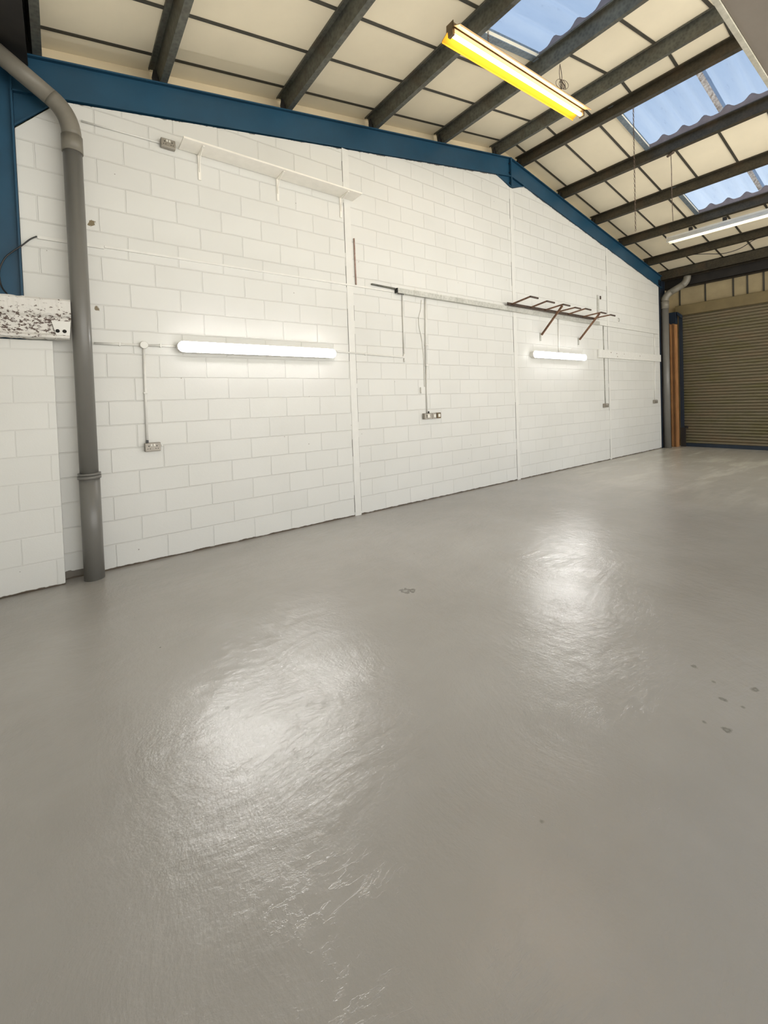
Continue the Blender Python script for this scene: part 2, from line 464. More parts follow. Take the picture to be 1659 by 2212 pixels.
yj = 4.665
while yj > YB:
    for xa, xb, bays in ((XL, XR, LIGHTS[:1]), (XR, XRW, LIGHTS[1:])):
        segs = []; x = xa
        for a, b, y1, y0 in bays:
            if y0 < yj < y1 + 0.03: segs.append((x, webx(a) - 0.001)); x = webx(b) + 0.01
        segs.append((x, xb))
        bm = BM()
        for a, b in segs:
            prism(bm, [(a, yj - 0.018, ceil(a) - 0.006), (b, yj - 0.018, ceil(b) - 0.006), (b, yj - 0.018, ceil(b) - 0.0005), (a, yj - 0.018, ceil(a) - 0.0005)], (0, 0.036, 0))
        tag(link_mesh('trim_%d' % k, bm, 'strip'), 'dark joint strip running up the roof panels', 'trim', kind='structure'); k += 1
    yj -= 0.597

PL = ['galvanised roof purlin nearest the left eaves', 'galvanised roof purlin second from the left eaves', 'galvanised roof purlin meeting the blue rafter above the long white shelf',
      'galvanised roof purlin on the left edge of the rooflight behind the hanging lamp', 'blue-lit galvanised purlin carrying the coiled wire of the hanging lamp',
      'galvanised roof purlin just left of the ridge plate', 'dark roof purlin just right of the ridge plate, above the largest rooflight',
      'blue-lit dark purlin under the lower edge of the largest rooflight', 'dark roof purlin along the upper edge of the far small rooflight',
      'dark roof purlin directly above the far strip light', 'dark roof purlin between the far strip light and the eaves beam']
UP = 1 / math.hypot(1, SL)
for i, (px, lab) in enumerate(zip(PUR, PL)):
    s = 1 if px < XR else -1
    tx, tz = UP, s * SL * UP            # along the slope, to the right
    nx, nz = -tz, tx                    # up from the slope
    wx = webx(px); wz = rtop(wx) + 0.002
    y0, y1 = YB, 4.875
    def P(a, b, y): return (wx + a*tx + b*nx, y, wz + a*tz + b*nz)
    th = 0.007; H = PD - 0.004
    sec = [(0, 0), (0.066, 0), (0.066, 0.018), (0.060, 0.018), (0.060, th), (th, th), (th, H), (-0.055, H), (-0.055, H - 0.018), (-0.049, H - 0.018), (-0.049, H - th), (0, H - th)]
    t = thing('roof_purlin', (wx, 2.0, wz), lab, 'purlin', 'purlins under the roof panels')
    bm = BM(); prism(bm, [P(a, b, y0) for a, b in sec], (0, y1 - y0, 0))
    link_mesh('zed_section', bm, 'galv' if i < 6 else 'galvdark', t)
    bm = BM(); prism(bm, [P(a, b, 4.80) for a, b in ((-0.062, 0.0), (-0.002, 0.0), (-0.002, 0.13), (-0.03, 0.13), (-0.062, 0.05))], (0, 0.01, 0))
    box(bm, P(-0.012, 0, 0)[0], P(-0.002, 0, 0)[0], 4.79, 4.86, wz, wz + 0.12)
    link_mesh('cleat', bm, 'black', t)

# rooflights
names = ['rooflight nearest, behind the hanging yellow lamp', 'largest rooflight, right of the ridge', 'small far rooflight above the far strip light']
WL, AMP = 0.288, 0.034
for n, (xa, xb, y1, y0) in enumerate(LIGHTS):
    a, b = webx(xa) + 0.02, webx(xb) - 0.004
    t = thing('window_%d' % (n + 1), ((a + b) / 2, (y0 + y1) / 2, ceil((a + b) / 2)), 'corrugated translucent ' + names[n], 'rooflight', kind='structure')
    def zs(x, y): return ceil(x) + 0.100 + AMP * math.cos(2*math.pi*(y1 - 0.21 - y)/WL) + 0.010 * math.cos(4*math.pi*(y1 - 0.21 - y)/WL)
    # corrugated sheets, each one lapped over the next
    y = y1 + 0.02; j = 0
    while y > y0:
        ye = max(y - 1.08, y0)
        bm = BM(); N = 48
        rows = []
        for q in range(N + 1):
            yy = y + (ye - y) * q / N
            rows.append([bm.verts.new((x, yy, zs(x, yy) + 0.004 * j)) for x in (a - 0.05, (a + b)/2, b + 0.10)])
        for A, B in zip(rows, rows[1:]):
            for c in range(2):
                f = face(bm, [A[c], A[c+1], B[c+1], B[c]])
                if f: f.smooth = True
        link_mesh('sheet', bm, 'sheet', t)
        if ye > y0:
            bm = BM(); rows = []
            for q in range(9):
                yy = ye + 0.03 + 0.055 * q / 8
                rows.append([bm.verts.new((x, yy, zs(x, yy) - 0.006)) for x in (a - 0.04, b - 0.01)])
            for A, B in zip(rows, rows[1:]): face(bm, [A[0], A[1], B[1], B[0]])
            link_mesh('sheet_lap', bm, 'lap', t)
        y = ye + 0.05 if ye > y0 else ye
        j = 1 - j
    # wavy filler under the sheet over the lower purlin, with the fixing screws
    for xx, w in ((b, 0.03), (a - 0.045, 0.02)):
        bm = BM(); N = 150
        lo, hi = [], []
        for q in range(N + 1):
            yy = y0 + (y1 - y0) * q / N
            lo.append((xx, yy, ceil(xx) + 0.008)); hi.append((xx, yy, zs(xx, yy) - 0.004))
        fr = [[bm.verts.new(p) for p in L] for L in (lo, hi)]
        bk = [[bm.verts.new((p[0] + w, p[1], p[2])) for p in L] for L in (lo, hi)]
        for q in range(N):
            face(bm, [fr[0][q], fr[0][q+1], fr[1][q+1], fr[1][q]]); face(bm, [bk[0][q], bk[1][q], bk[1][q+1], bk[0][q+1]])
            face(bm, [fr[1][q], fr[1][q+1], bk[1][q+1], bk[1][q]])
        link_mesh('wavy_filler', bm, 'closure', t)
    # side trims along the slope
    for yy, h in ((y1 + 0.001, 0.09), (y0 - 0.021, 0.09)):
        bm = BM(); prism(bm, [(a, yy, ceil(a) - 0.012), (b, yy, ceil(b) - 0.012), (b, yy, ceil(b) + h), (a, yy, ceil(a) + h)], (0, 0.02, 0))
        prism(bm, [(a, yy - 0.02, ceil(a) - 0.014), (b, yy - 0.02, ceil(b) - 0.014), (b, yy - 0.02, ceil(b) - 0.004), (a, yy - 0.02, ceil(a) - 0.004)], (0, 0.075, 0))
        link_mesh('side_trim', bm, 'framegrey', t)

# ------------------------------------------------------------------ blue portal frame
pf = thing('portal_frame', (XR, 4.83, ZR), 'blue painted steel portal frame along the top of the gable wall', 'steel frame')
FY0, FY1, WY0, WY1, TF = 4.762, 4.922, 4.800, 4.812, 0.014
def rafter(x0, x1):
    bm = BM()
    for z0, z1, ya, yb in ((-TF, 0, FY0, FY1), (-RD, -RD + TF, FY0, FY1), (-RD + TF, -TF, WY0, WY1)):
        prism(bm, [(x0, ya, rtop(x0) + z0), (x1, ya, rtop(x1) + z0), (x1, ya, rtop(x1) + z1), (x0, ya, rtop(x0) + z1)], (0, yb - ya, 0))
    return bm
link_mesh('rafter', rafter(-0.22, XR - 0.016), 'blue', pf)
link_mesh('rafter', rafter(XR + 0.016, 13.06), 'blue', pf)
for x0, x1 in ((XR - 0.016, XR - 0.001), (XR + 0.001, XR + 0.016)):
    bm = BM(); box(bm, x0, x1, FY0 - 0.004, FY1, 5.24, ZR - 0.002); link_mesh('apex_plate', bm, 'blue', pf)
bm = BM()
for s, x1 in ((-1, 6.20), (1, 6.98)):
    xa = XR + s * 0.016
    prism(bm, [(xa, WY0, 5.255), (x1, WY0, rbot(x1)), (xa, WY0, rbot(xa))], (0, 0.012, 0))
    prism(bm, [(xa, FY0, 5.243), (x1, FY0, rbot(x1) - 0.012), (x1, FY0, rbot(x1)), (xa, FY0, 5.255)], (0, 0.15, 0))
link_mesh('apex_haunch', bm, 'blue', pf)
for z in (5.32, 5.50, 5.66):
    for s in (-1, 1):
        bm = BM(); tube(bm, [(XR + s*0.017, 4.785, z), (XR + s*0.034, 4.785, z)], 0.014, 6); link_mesh('apex_bolt', bm, 'darkblue', pf)
def column(x0, x1, z0, z1):
    bm = BM()
    box(bm, x0, x0 + TF, FY0, FY1, z0, z1); box(bm, x1 - TF, x1, FY0, FY1, z0, z1); box(bm, x0 + TF, x1 - TF, WY0, WY1, z0, z1)
    return bm
bm = column(-0.52, -0.215, 2.118, 4.55); link_mesh('column', bm, 'blue', pf)
bm = column(12.90, 13.22, 0.0, 4.50); link_mesh('column', bm, 'darkblue', pf)
bm = BM()
prism(bm, [(-0.213, WY0, 3.94), (0.11, WY0, rbot(0.11)), (-0.213, WY0, rbot(-0.213))], (0, 0.012, 0))
prism(bm, [(-0.213, FY0, 3.93), (0.11, FY0, rbot(0.11) - 0.012), (0.11, FY0, rbot(0.11)), (-0.213, FY0, 3.944)], (0, 0.02, 0))
link_mesh('eaves_haunch', bm, 'blue', pf)

# ------------------------------------------------------------------ eaves steel
def beam(label, x0, x1, z0, z1, mat, y1=4.90, lip=0.03):
    t = thing('eaves_beam', ((x0 + x1)/2, 2.0, z0), label, 'eaves beam')
    bm = BM(); box(bm, x0, x0 + 0.012, YB, y1, z0, z1); box(bm, x0, x1, YB, y1, z0, z0 + 0.012); box(bm, x0, x1, YB, y1, z1 - 0.012, z1)
    link_mesh('channel_section', bm, mat, t)
    return t
beam('dark upper eaves beam above the right-hand downpipe', 13.17, 13.36, 4.52, 4.765, 'galvdark')
beam('black lower eaves beam above the cream cladding and shutter', 13.46, 13.70, 4.31, 4.585, 'black', 4.86)
beam('dark eaves beam in the top left corner', -0.42, -0.10, 4.49, 4.70, 'black')

# ------------------------------------------------------------------ mezzanine over the viewer
bm = BM(); box(bm, XL, 13.4, -0.6, 0.695, 3.40, 3.62)
tag(link_mesh('ceiling_mezzanine', bm, 'soffit'), 'grey mezzanine soffit at the upper right corner', 'soffit', kind='structure')
bm = BM(); box(bm, XL, 13.4, 0.697, 0.724, 3.394, 3.63)
tag(link_mesh('trim_%d' % k, bm, 'edging', bevel=0.003), 'chipped cream edging of the mezzanine', 'trim', kind='structure'); k += 1

# ------------------------------------------------------------------ roller shutter (setting: door_1)
d = thing('door_1', (13.64, 2.4, 0), 'olive brown steel roller shutter with ribbed slats, closed', 'roller shutter', kind='structure')
bm = BM()
prof = []; P_ = 0.077
z = 0.085; nS = int((3.68 - 0.085) / P_)
for i in range(nS):
    for q in range(8):
        tt = q / 8
        prof.append((13.660 - 0.030 * math.sin(math.pi * min(1, tt / 0.84)) ** 0.6 if tt < 0.84 else 13.668, z + (i + tt) * P_))
prof.append((13.652, z + nS * P_))
cols = []
for yy in (0.25, 2.4, 4.50):
    cols.append([bm.verts.new((x, yy, zz)) for x, zz in prof])
for A, B in zip(cols, cols[1:]):
    for q in range(len(prof) - 1):
        f = face(bm, [A[q], B[q], B[q+1], A[q+1]])
link_mesh('slat_curtain', bm, 'shutter', d)
bm = BM(); box(bm, 13.62, 13.672, 0.25, 4.49, 0.0, 0.093); link_mesh('bottom_rail', bm, 'darkblue', d, bevel=0.004)
for yy in (4.475, 0.20):
    bm = BM()
    box(bm, 13.56, 13.572, yy, yy + 0.085, 0.0, 3.55); box(bm, 13.572, 13.70, yy + 0.075, yy + 0.085, 0.0, 3.55); box(bm, 13.69, 13.70, yy, yy + 0.085, 0.0, 3.55)
    link_mesh('guide_rail', bm, 'darkblue', d)
bm = BM(); box(bm, 13.545, 13.56, 4.44, 4.56, 0.0, 0.52); link_mesh('guide_foot', bm, 'black', d)
bm = BM(); box(bm, 13.57, 13.62, 4.40, 4.475, 0.50, 0.56); tube(bm, [(13.54, 4.43, 0.53), (13.57, 4.43, 0.53)], 0.018, 10); link_mesh('lock', bm, 'black', d)
bm = BM(); box(bm, 13.55, 13.745, 0.0, 4.64, 3.56, 3.83)
tag(link_mesh('lintel', bm, 'lintel', bevel=0.012), 'olive brown lintel beam over the roller shutter', 'lintel')
bm = BM(); box(bm, 13.42, 13.54, 4.58, 4.76, 3.34, 3.66); prism(bm, [(13.42, 4.56, 3.66), (13.54, 4.56, 3.66), (13.54, 4.46, 3.56), (13.42, 4.46, 3.56)], (0, 0, -0.08))
tag(link_mesh('shutter_bracket', bm, 'darkblue', bevel=0.004), 'dark blue steel bracket above the stacked timbers', 'bracket')

# timbers standing in the corner
for i, (x, ya, yb, zt, mt) in enumerate(((13.36, 4.715, 4.755, 3.36, 'wood2'), (13.33, 4.665, 4.705, 3.33, 'wood1'), (13.35, 4.620, 4.657, 3.345, 'wood2'), (13.34, 4.574, 4.612, 3.32, 'wood1'))):
    lab = ['brown timber board standing in the corner, closest to the downpipe', 'orange timber board standing second from the downpipe', 'brown timber board standing third from the downpipe', 'orange timber board standing against the blue shutter guide'][i]
    bm = BM(); box(bm, x, x + 0.16, ya, yb, 0.001, zt)
    tag(link_mesh('timber_board', bm, mt, loc=(x, ya, 0), bevel=0.004), lab, 'timber board', 'timber boards in the far corner')

# ------------------------------------------------------------------ downpipes
def ring(bm, x, y, z0, z1, r): tube(bm, [(x, y, z0), (x, y, z1)], r, 28)
t = thing('downpipe', (0.177, 4.648, 0), 'thick grey rainwater downpipe at the left with an angled top', 'downpipe')
px, py = 0.177, 4.648
bm = BM(); ring(bm, px, py, 0.0, 0.93, 0.079); link_mesh('lower_pipe', bm, 'pipe', t)
bm = BM(); ring(bm, px, py, 0.90, 0.925, 0.090); ring(bm, px, py, 0.931, 0.95, 0.088); link_mesh('coupling_ring', bm, 'pipe', t)
bm = BM(); tube(bm, [(px, py, 0.93), (px, py, 3.80)], 0.0715, 28); link_mesh('upper_pipe', bm, 'pipe', t)
bm = BM(); ring(bm, px, py, 3.765, 3.905, 0.079); link_mesh('pipe_socket', bm, 'pipebrown', t)
c0 = Vector((px, py, 4.10)); dv = Vector((-0.44, -0.05, 0.275)).normalized()
bm = BM(); pts = arc((px, py, 3.90), c0, c0 + dv * 0.16, 10)
tube(bm, pts, 0.073, 28); link_mesh('elbow', bm, 'pipebrown', t)
bm = BM(); tube(bm, [c0 + dv * 0.15, c0 + dv * 0.62], 0.0715, 28); link_mesh('offset_pipe', bm, 'pipebrown', t)
bm = BM(); tube(bm, [c0 + dv * 0.60, c0 + dv * 0.72], 0.079, 28); link_mesh('offset_socket', bm, 'pipebrown', t)

t = thing('downpipe', (13.00, 4.69, 0), 'grey rainwater downpipe in the far corner beside the shutter', 'downpipe')
px, py = 13.00, 4.685
bm = BM(); ring(bm, px, py, 0.0, 3.80, 0.082); link_mesh('lower_pipe', bm, 'pipe', t)
bm = BM(); ring(bm, px, py, 3.72, 3.92, 0.092); link_mesh('pipe_socket', bm, 'pipebrown', t)
c0 = Vector((px, py, 4.06)); e0 = Vector((13.26, 4.25, 4.36)); dv = (e0 - c0).normalized()
bm = BM(); tube(bm, arc((px, py, 3.92), c0, c0 + dv * 0.15, 8), 0.084, 24); link_mesh('elbow', bm, 'pipebrown', t)
bm = BM(); tube(bm, [c0 + dv * 0.14, e0 - dv * 0.13], 0.082, 24); link_mesh('offset_pipe', bm, 'pipebrown', t)
bm = BM(); tube(bm, arc(e0 - dv * 0.14, e0, e0 + Vector((0, 0, 0.16)), 8), 0.084, 24); link_mesh('elbow', bm, 'pipebrown', t)

# ------------------------------------------------------------------ flaking rail on top of the left pier
t = thing('steel_rail', (-0.2, 4.62, 2.29), 'horizontal steel rail with flaking white paint on the left pier', 'steel rail')
sec = [(4.66, 2.455), (4.56, 2.455), (4.545, 2.44), (4.545, 2.33), (4.553, 2.315), (4.575, 2.295), (4.575, 2.165), (4.56, 2.15), (4.55, 2.145), (4.55, 2.128), (4.565, 2.122), (4.66, 2.122)]
bm = BM(); n = 40; rows = []
rr = random.Random(3)
for q in range(n + 1):
    x = XL + (0.102 - XL) * q / n
    rows.append([bm.verts.new((min(x, 0.102 - 0.10 * max(0, (2.30 - z)) ) if q == n else x, y + rr.uniform(-.002, .002), z + rr.uniform(-.003, .003))) for y, z in sec])
m = len(sec)
for A, B in zip(rows, rows[1:]):
    for c in range(m): face(bm, [A[c], A[(c+1) % m], B[(c+1) % m], B[c]])
face(bm, rows[0]); face(bm, rows[-1][::-1])
link_mesh('rail_body', bm, 'flaky', t)
bm = BM()
prism(bm, [(-0.035, 4.560, 2.27), (0.097, 4.560, 2.27), (0.086, 4.560, 2.13), (0.0, 4.560, 2.13)], (0, 0.008, 0))
pl = link_mesh('end_plate', bm, 'white', t)
bm = BM()
for x in (0.005, 0.052): tube(bm, [(x, 4.5585, 2.185), (x, 4.5600, 2.185)], 0.015, 18)
link_mesh('bolt_holes', bm, 'hole', pl)
bm = BM(); tube(bm, [(XL, 4.655, 2.125), (-0.02, 4.655, 2.125)], 0.010, 10)
# black cable looping out from behind the column
bm = BM()
cpts = [(-0.105, 4.762, 3.021), (-0.15, 4.755, 2.985), (-0.206, 4.748, 2.92), (-0.265, 4.745, 2.86), (-0.318, 4.742, 2.795), (-0.355, 4.742, 2.70), (-0.36, 4.742, 2.62), (-0.345, 4.735, 2.54), (-0.30, 4.70, 2.47)]
def smooth(pts, n=6):
    pts = [Vector(p) for p in pts]; out = []
    P = [pts[0]] + pts + [pts[-1]]
    for i in range(1, len(P) - 2):
        for q in range(n):
            s = q / n; a, b, c, dd = P[i-1], P[i], P[i+1], P[i+2]
            out.append(0.5 * ((2*b) + (c - a)*s + (2*a - 5*b + 4*c - dd)*s*s + (3*b - a - 3*c + dd)*s**3))
    out.append(pts[-1]); return out
bm.free(); bm = BM(); tube(bm, smooth(cpts), 0.006, 8)
tag(link_mesh('cable', bm, 'blackplastic'), 'black cable looping down the blue column at the left', 'cable')

# ------------------------------------------------------------------ shelf on brackets
t = thing('wall_shelf', (2.2, YW, 4.15), 'long white wall shelf on three brackets high on the gable', 'shelf')
bm = BM(); box(bm, 1.075, 3.19, YW - 0.235, YW - 0.003, 4.150, 4.168); link_mesh('shelf_board', bm, 'shelf', t, bevel=0.002)
for x in (1.27, 2.14, 3.00):
    bm = BM()
    box(bm, x - 0.011, x + 0.011, YW - 0.21, YW - 0.003, 4.139, 4.1485); box(bm, x - 0.013, x + 0.013, YW - 0.012, YW - 0.002, 3.89, 4.1485)
    tube(bm, arc((x, YW - 0.17, 4.137), (x, YW - 0.03, 4.137), (x, YW - 0.010, 3.97), 8), 0.006, 8)
    link_mesh('bracket', bm, 'shelf', t)

# ------------------------------------------------------------------ sockets
def socket(x0, x1, z0, z1, label, gangs=2, dep=0.048, body='metalclad', name='double_socket', cat='socket', y=YW):
    t = thing(name, ((x0 + x1)/2, y, z0), label, cat)
    bm = BM(); box(bm, x0, x1, y - dep, y - 0.002, z0, z1); link_mesh('back_box', bm, body, t, bevel=0.006)
    bm = BM(); box(bm, x0 + 0.003, x1 - 0.003, y - dep - 0.005, y - dep, z0 + 0.003, z1 - 0.003); pl = link_mesh('face_plate', bm, body, t, bevel=0.003)
    w = (x1 - x0) / gangs
    for g in range(gangs):
        cx = x0 + w * (g + 0.5); f = y - dep - 0.006
        bm = BM()
        box(bm, cx - 0.004, cx + 0.004, f, f + 0.0015, z0 + 0.048, z0 + 0.058); box(bm, cx - 0.014, cx - 0.006, f, f + 0.0015, z0 + 0.024, z0 + 0.030); box(bm, cx + 0.006, cx + 0.014, f, f + 0.0015, z0 + 0.024, z0 + 0.030)
        link_mesh('pin_holes', bm, 'hole', pl)
        bm = BM(); sx = cx + (0.022 if g == 0 else -0.022) * (1 if gangs > 1 else 0); box(bm, sx - 0.008, sx + 0.008, f - 0.003, f + 0.001, z1 - 0.034, z1 - 0.012)
        link_mesh('rocker_switch', bm, 'switch', pl, bevel=0.002)
    return t
s1 = socket(0.635, 0.775, 1.085, 1.170, 'grey metal double socket low on the wall below the near lamp')
bm = BM(); box(bm, 0.652, 0.672, YW - 0.034, YW - 0.006, 1.171, 1.196); link_mesh('cable_gland', bm, 'blackplastic', s1)
bm = BM(); tube(bm, [(0.776, YW - 0.028, 1.135), (0.796, YW - 0.028, 1.135)], 0.009, 10); link_mesh('blanking_plug', bm, 'white', s1)
s2 = socket(0.905, 1.040, 4.110, 4.195, 'grey metal double socket high on the wall beside the shelf')
s3 = socket(4.296, 4.452, 1.215, 1.302, 'grey metal double socket in the middle of the wall')
bm = BM(); tube(bm, [(4.40, YW - 0.03, 1.302), (4.40, YW - 0.03, 1.33)], 0.011, 10); link_mesh('cable_gland', bm, 'blackplastic', s3)
bm = BM(); box(bm, 4.345, 4.395, YW - 0.068, YW - 0.055, 1.235, 1.285); link_mesh('plug_top', bm, 'switch', s3, bevel=0.006)
def switchbox(x0, x1, z0, z1, label, body):
    t = thing('switch_box', ((x0 + x1)/2, YW, z0), label, 'switch')
    bm = BM(); box(bm, x0, x1, YW - 0.046, YW - 0.002, z0, z1); link_mesh('back_box', bm, body, t, bevel=0.005)
    bm = BM(); m = (x0 + x1)/2; zc = (z0 + z1)/2; box(bm, m - 0.022, m + 0.022, YW - 0.054, YW - 0.046, zc - 0.024, zc + 0.024); link_mesh('rocker', bm, 'switch', t, bevel=0.004)
switchbox(4.462, 4.546, 1.215, 1.300, 'grey switch box between the middle double socket and the dark switch', 'metalclad')
switchbox(4.556, 4.640, 1.217, 1.302, 'dark switch box at the right end of the middle socket group', 'fixture')
s4 = socket(9.72, 9.90, 1.20, 1.287, 'grey double socket below the left end of the white board')
s5 = socket(12.36, 12.55, 1.215, 1.305, 'grey double socket beside the far corner downpipe')

# ------------------------------------------------------------------ conduits and trunking
def conduit(pts, r, label, mat='white', name='conduit', saddles=(), group=None):
    bm = BM(); tube(bm, pts, r, 14)
    if not saddles:
        return tag(link_mesh(name, bm, mat), label, 'conduit', group)
    p = Vector(pts[0]); t = thing(name, p, label, 'conduit', group)
    link_mesh('tube', bm, mat, t)
    for s in saddles:
        bm = BM(); box(bm, s[0] - s[2], s[0] + s[2], YW - 2.4*r, YW - 0.001, s[1] - s[3], s[1] + s[3]); link_mesh('saddle', bm, mat, t, bevel=0.002)
    return t
Yc = YW - 0.013
conduit([(0.27, Yc, 2.123), (0.638, Yc, 2.127)], 0.0115, 'white conduit from the left downpipe to the round junction box', saddles=((0.47, 2.125, 0.008, 0.016),))
conduit([(0.710, Yc, 2.127), (0.985, Yc, 2.132)], 0.0115, 'white conduit between the junction box and the near lamp', saddles=((0.82, 2.129, 0.008, 0.016),))
t = thing('junction_box', (0.673, YW, 2.127), 'round white junction box left of the near lamp', 'junction box')
bm = BM(); tube(bm, [(0.673, YW - 0.002, 2.127), (0.673, YW - 0.036, 2.127)], 0.036, 26); link_mesh('box_body', bm, 'white', t)
bm = BM(); tube(bm, [(0.673, YW - 0.036, 2.127), (0.673, YW - 0.042, 2.127)], [0.037, 0.033], 26); link_mesh('lid', bm, 'white', t)
conduit([(0.671, Yc, 2.090), (0.662, Yc, 1.198)], 0.0115, 'white conduit dropping to the socket below the near lamp', saddles=((0.667, 1.66, 0.018, 0.008),))
conduit([(2.845, Yc, 2.158), (3.90, Yc, 2.124)] + arc((3.92, Yc, 2.124), (3.976, Yc, 2.123), (3.976, Yc, 2.175), 5)[1:], 0.0105, 'white conduit running right from the near lamp to the elbow', saddles=((3.30, 2.143, 0.008, 0.015),))
conduit([(3.976, Yc, 2.18), (3.980, Yc, 3.012)], 0.0095, 'white drop conduit under the left end of the galvanised trunking')
conduit([(3.976, Yc, 2.112), (3.976, Yc, 2.055)], 0.008, 'short conduit stub below the elbow')
t = conduit([(4.428, Yc, 3.012), (4.418, Yc, 2.70), (4.395, Yc, 2.03)], 0.017, 'thick white conduit dropping from the trunking toward the middle sockets', saddles=((4.405, 2.32, 0.026, 0.008), (4.396, 2.02, 0.024, 0.012)))
conduit([(4.395, Yc, 2.005), (4.386, Yc, 1.305)], 0.0105, 'thin white conduit entering the middle socket group')
wav = [(4.351, YW - .008, 2.985), (4.33, YW - .008, 2.84), (4.285, YW - .008, 2.72), (4.290, YW - .008, 2.58), (4.32, YW - .008, 2.46), (4.336, YW - .008, 2.38), (4.355, YW - .008, 2.2), (4.363, YW - .008, 2.05), (4.36, YW - .008, 1.95), (4.357, YW - .008, 1.70)]
bm = BM(); tube(bm, smooth(wav), 0.0055, 8); tag(link_mesh('cable', bm, 'white'), 'thin wavy white cable beside the thick drop conduit', 'cable')
bm = BM(); box(bm, 4.268, 4.276, YW - 0.03, YW - 0.001, 1.61, 1.69); box(bm, 4.268, 4.325, YW - 0.03, YW - 0.001, 1.602, 1.612)
tag(link_mesh('angle_bracket', bm, 'white'), 'tiny white angle bracket left of the thin conduit', 'bracket')
bm = BM(); tube(bm, [(3.186, Yc, 3.66), (3.192, Yc, 3.055)], 0.009, 10)
tag(link_mesh('conduit', bm, 'redoxide'), 'faded red vertical conduit beside the tall joint strip', 'conduit')
bm = BM(); box(bm, -0.10, 0.385, YW - 0.018, YW - 0.001, 3.006, 3.036); tag(link_mesh('cable_trunking', bm, 'white', bevel=0.002), 'thick white cable trunking passing behind the left downpipe', 'trunking')
bm = BM()
prism(bm, [(0.388, YW - 0.016, 3.018), (3.83, YW - 0.016, 3.030), (3.83, YW - 0.016, 3.052), (0.388, YW - 0.016, 3.040)], (0, 0.015, 0))
tag(link_mesh('cable_trunking', bm, 'white', bevel=0.002), 'long thin white cable trunking across the wall above the near lamp', 'trunking')
conduit([(0.26, Yc, 4.137), (0.60, Yc, 4.146), (0.90, Yc, 4.152)], 0.008, 'thin white conduit feeding the high socket')
t = thing('cable_trunking', (6.7, YW, 3.02), 'galvanised cable trunking running behind the rusty rack', 'trunking')
bm = BM(); box(bm, 3.865, 9.56, YW - 0.062, YW - 0.002, 3.022, 3.092); link_mesh('trunking_body', bm, 'trunk', t, bevel=0.003)
for xa, xb in ((4.16, 4.62), (4.70, 6.3), (6.32, 8.1), (8.12, 9.55)):
    bm = BM(); box(bm, xa, xb, YW - 0.066, YW - 0.062, 3.020, 3.094); link_mesh('lid', bm, 'trunk', t)
bm = BM(); box(bm, 3.850, 3.864, YW - 0.06, YW - 0.002, 3.024, 3.09)
for q in range(6): tube(bm, [(3.866 + 0.02*q, YW - 0.05, 3.020), (3.866 + 0.02*q, YW - 0.05, 3.004)], 0.005, 6)
link_mesh('cable_tails', bm, 'blackplastic', t)
bm = BM(); prism(bm, [(3.44, YW - 0.03, 3.086), (3.85, YW - 0.03, 3.074), (3.85, YW - 0.03, 3.094), (3.44, YW - 0.03, 3.104)], (0, 0.028, 0))
tag(link_mesh('bracket_strip', bm, 'galv'), 'dark weathered strip at the left end of the galvanised trunking', 'bracket')
bm = BM(); prism(bm, [(9.562, YW - 0.045, 3.030), (12.72, YW - 0.045, 3.035), (12.72, YW - 0.045, 3.052), (9.562, YW - 0.045, 3.05)], (0, 0.044, 0))
tag(link_mesh('cable_trunking', bm, 'white', bevel=0.003), 'thin white trunking ledge above the white board', 'trunking')
conduit([(9.81, Yc, 3.025), (9.815, Yc, 2.495)], 0.010, 'grey conduit from the trunking ledge down to the white board', mat='trunk')
conduit([(9.82, Yc, 2.305), (9.828, Yc, 1.29)], 0.010, 'grey conduit from the white board down to its socket', mat='trunk')
conduit([(12.52, Yc, 3.03), (12.51, Yc, 2.495)], 0.017, 'white conduit above the right end of the white board')
conduit([(12.50, Yc, 2.305), (12.46, Yc, 1.308)], 0.017, 'white conduit below the right end of the white board')
conduit([(8.00, Yc, 3.018), (7.99, Yc, 2.345)], 0.014, 'white conduit feeding the far wall lamp from above')
t = thing('wall_board', (11.2, YW, 2.31), 'long white painted board fixed to the wall near the far corner', 'board')
bm = BM(); box(bm, 9.66, 12.82, YW - 0.045, YW - 0.002, 2.310, 2.490); link_mesh('plank', bm, 'scuffed', t, bevel=0.004)
bm = BM(); box(bm, 9.53, 9.655, YW - 0.050, YW - 0.002, 2.308, 2.492); link_mesh('end_block', bm, 'white', t, bevel=0.004)
bm = BM()
for x, z, w, h in ((10.06, 2.43, .03, .02), (10.33, 2.42, .04, .014), (10.37, 2.345, .02, .03), (10.7, 2.425, .035, .012), (11.55, 2.40, .02, .03)):
    box(bm, x, x + w, YW - 0.0458, YW - 0.0452, z, z + h)
link_mesh('scuff_marks', bm, 'fixture', t)
bm = BM(); box(bm, 9.565, 9.625, YW - 0.022, YW - 0.002, 3.16, 3.69); tag(link_mesh('wall_channel', bm, 'trunk', bevel=0.003), 'grey upright metal channel standing on the trunking right of the rack', 'channel')
bm = BM(); box(bm, 9.70, 9.73, YW - 0.02, YW - 0.001, 3.615, 3.685); tag(link_mesh('wall_plate', bm, 'rustdark'), 'small dark plate beside the top of the grey channel', 'plate')
bm = BM(); tube(bm, [(10.545, YW - 0.002, 3.27), (10.545, YW - 0.03, 3.25), (10.545, YW - 0.03, 3.20), (10.545, YW - 0.012, 3.19)], 0.008, 8); tag(link_mesh('wall_hook', bm, 'trunk'), 'small grey hook on the wall right of the rack', 'hook')

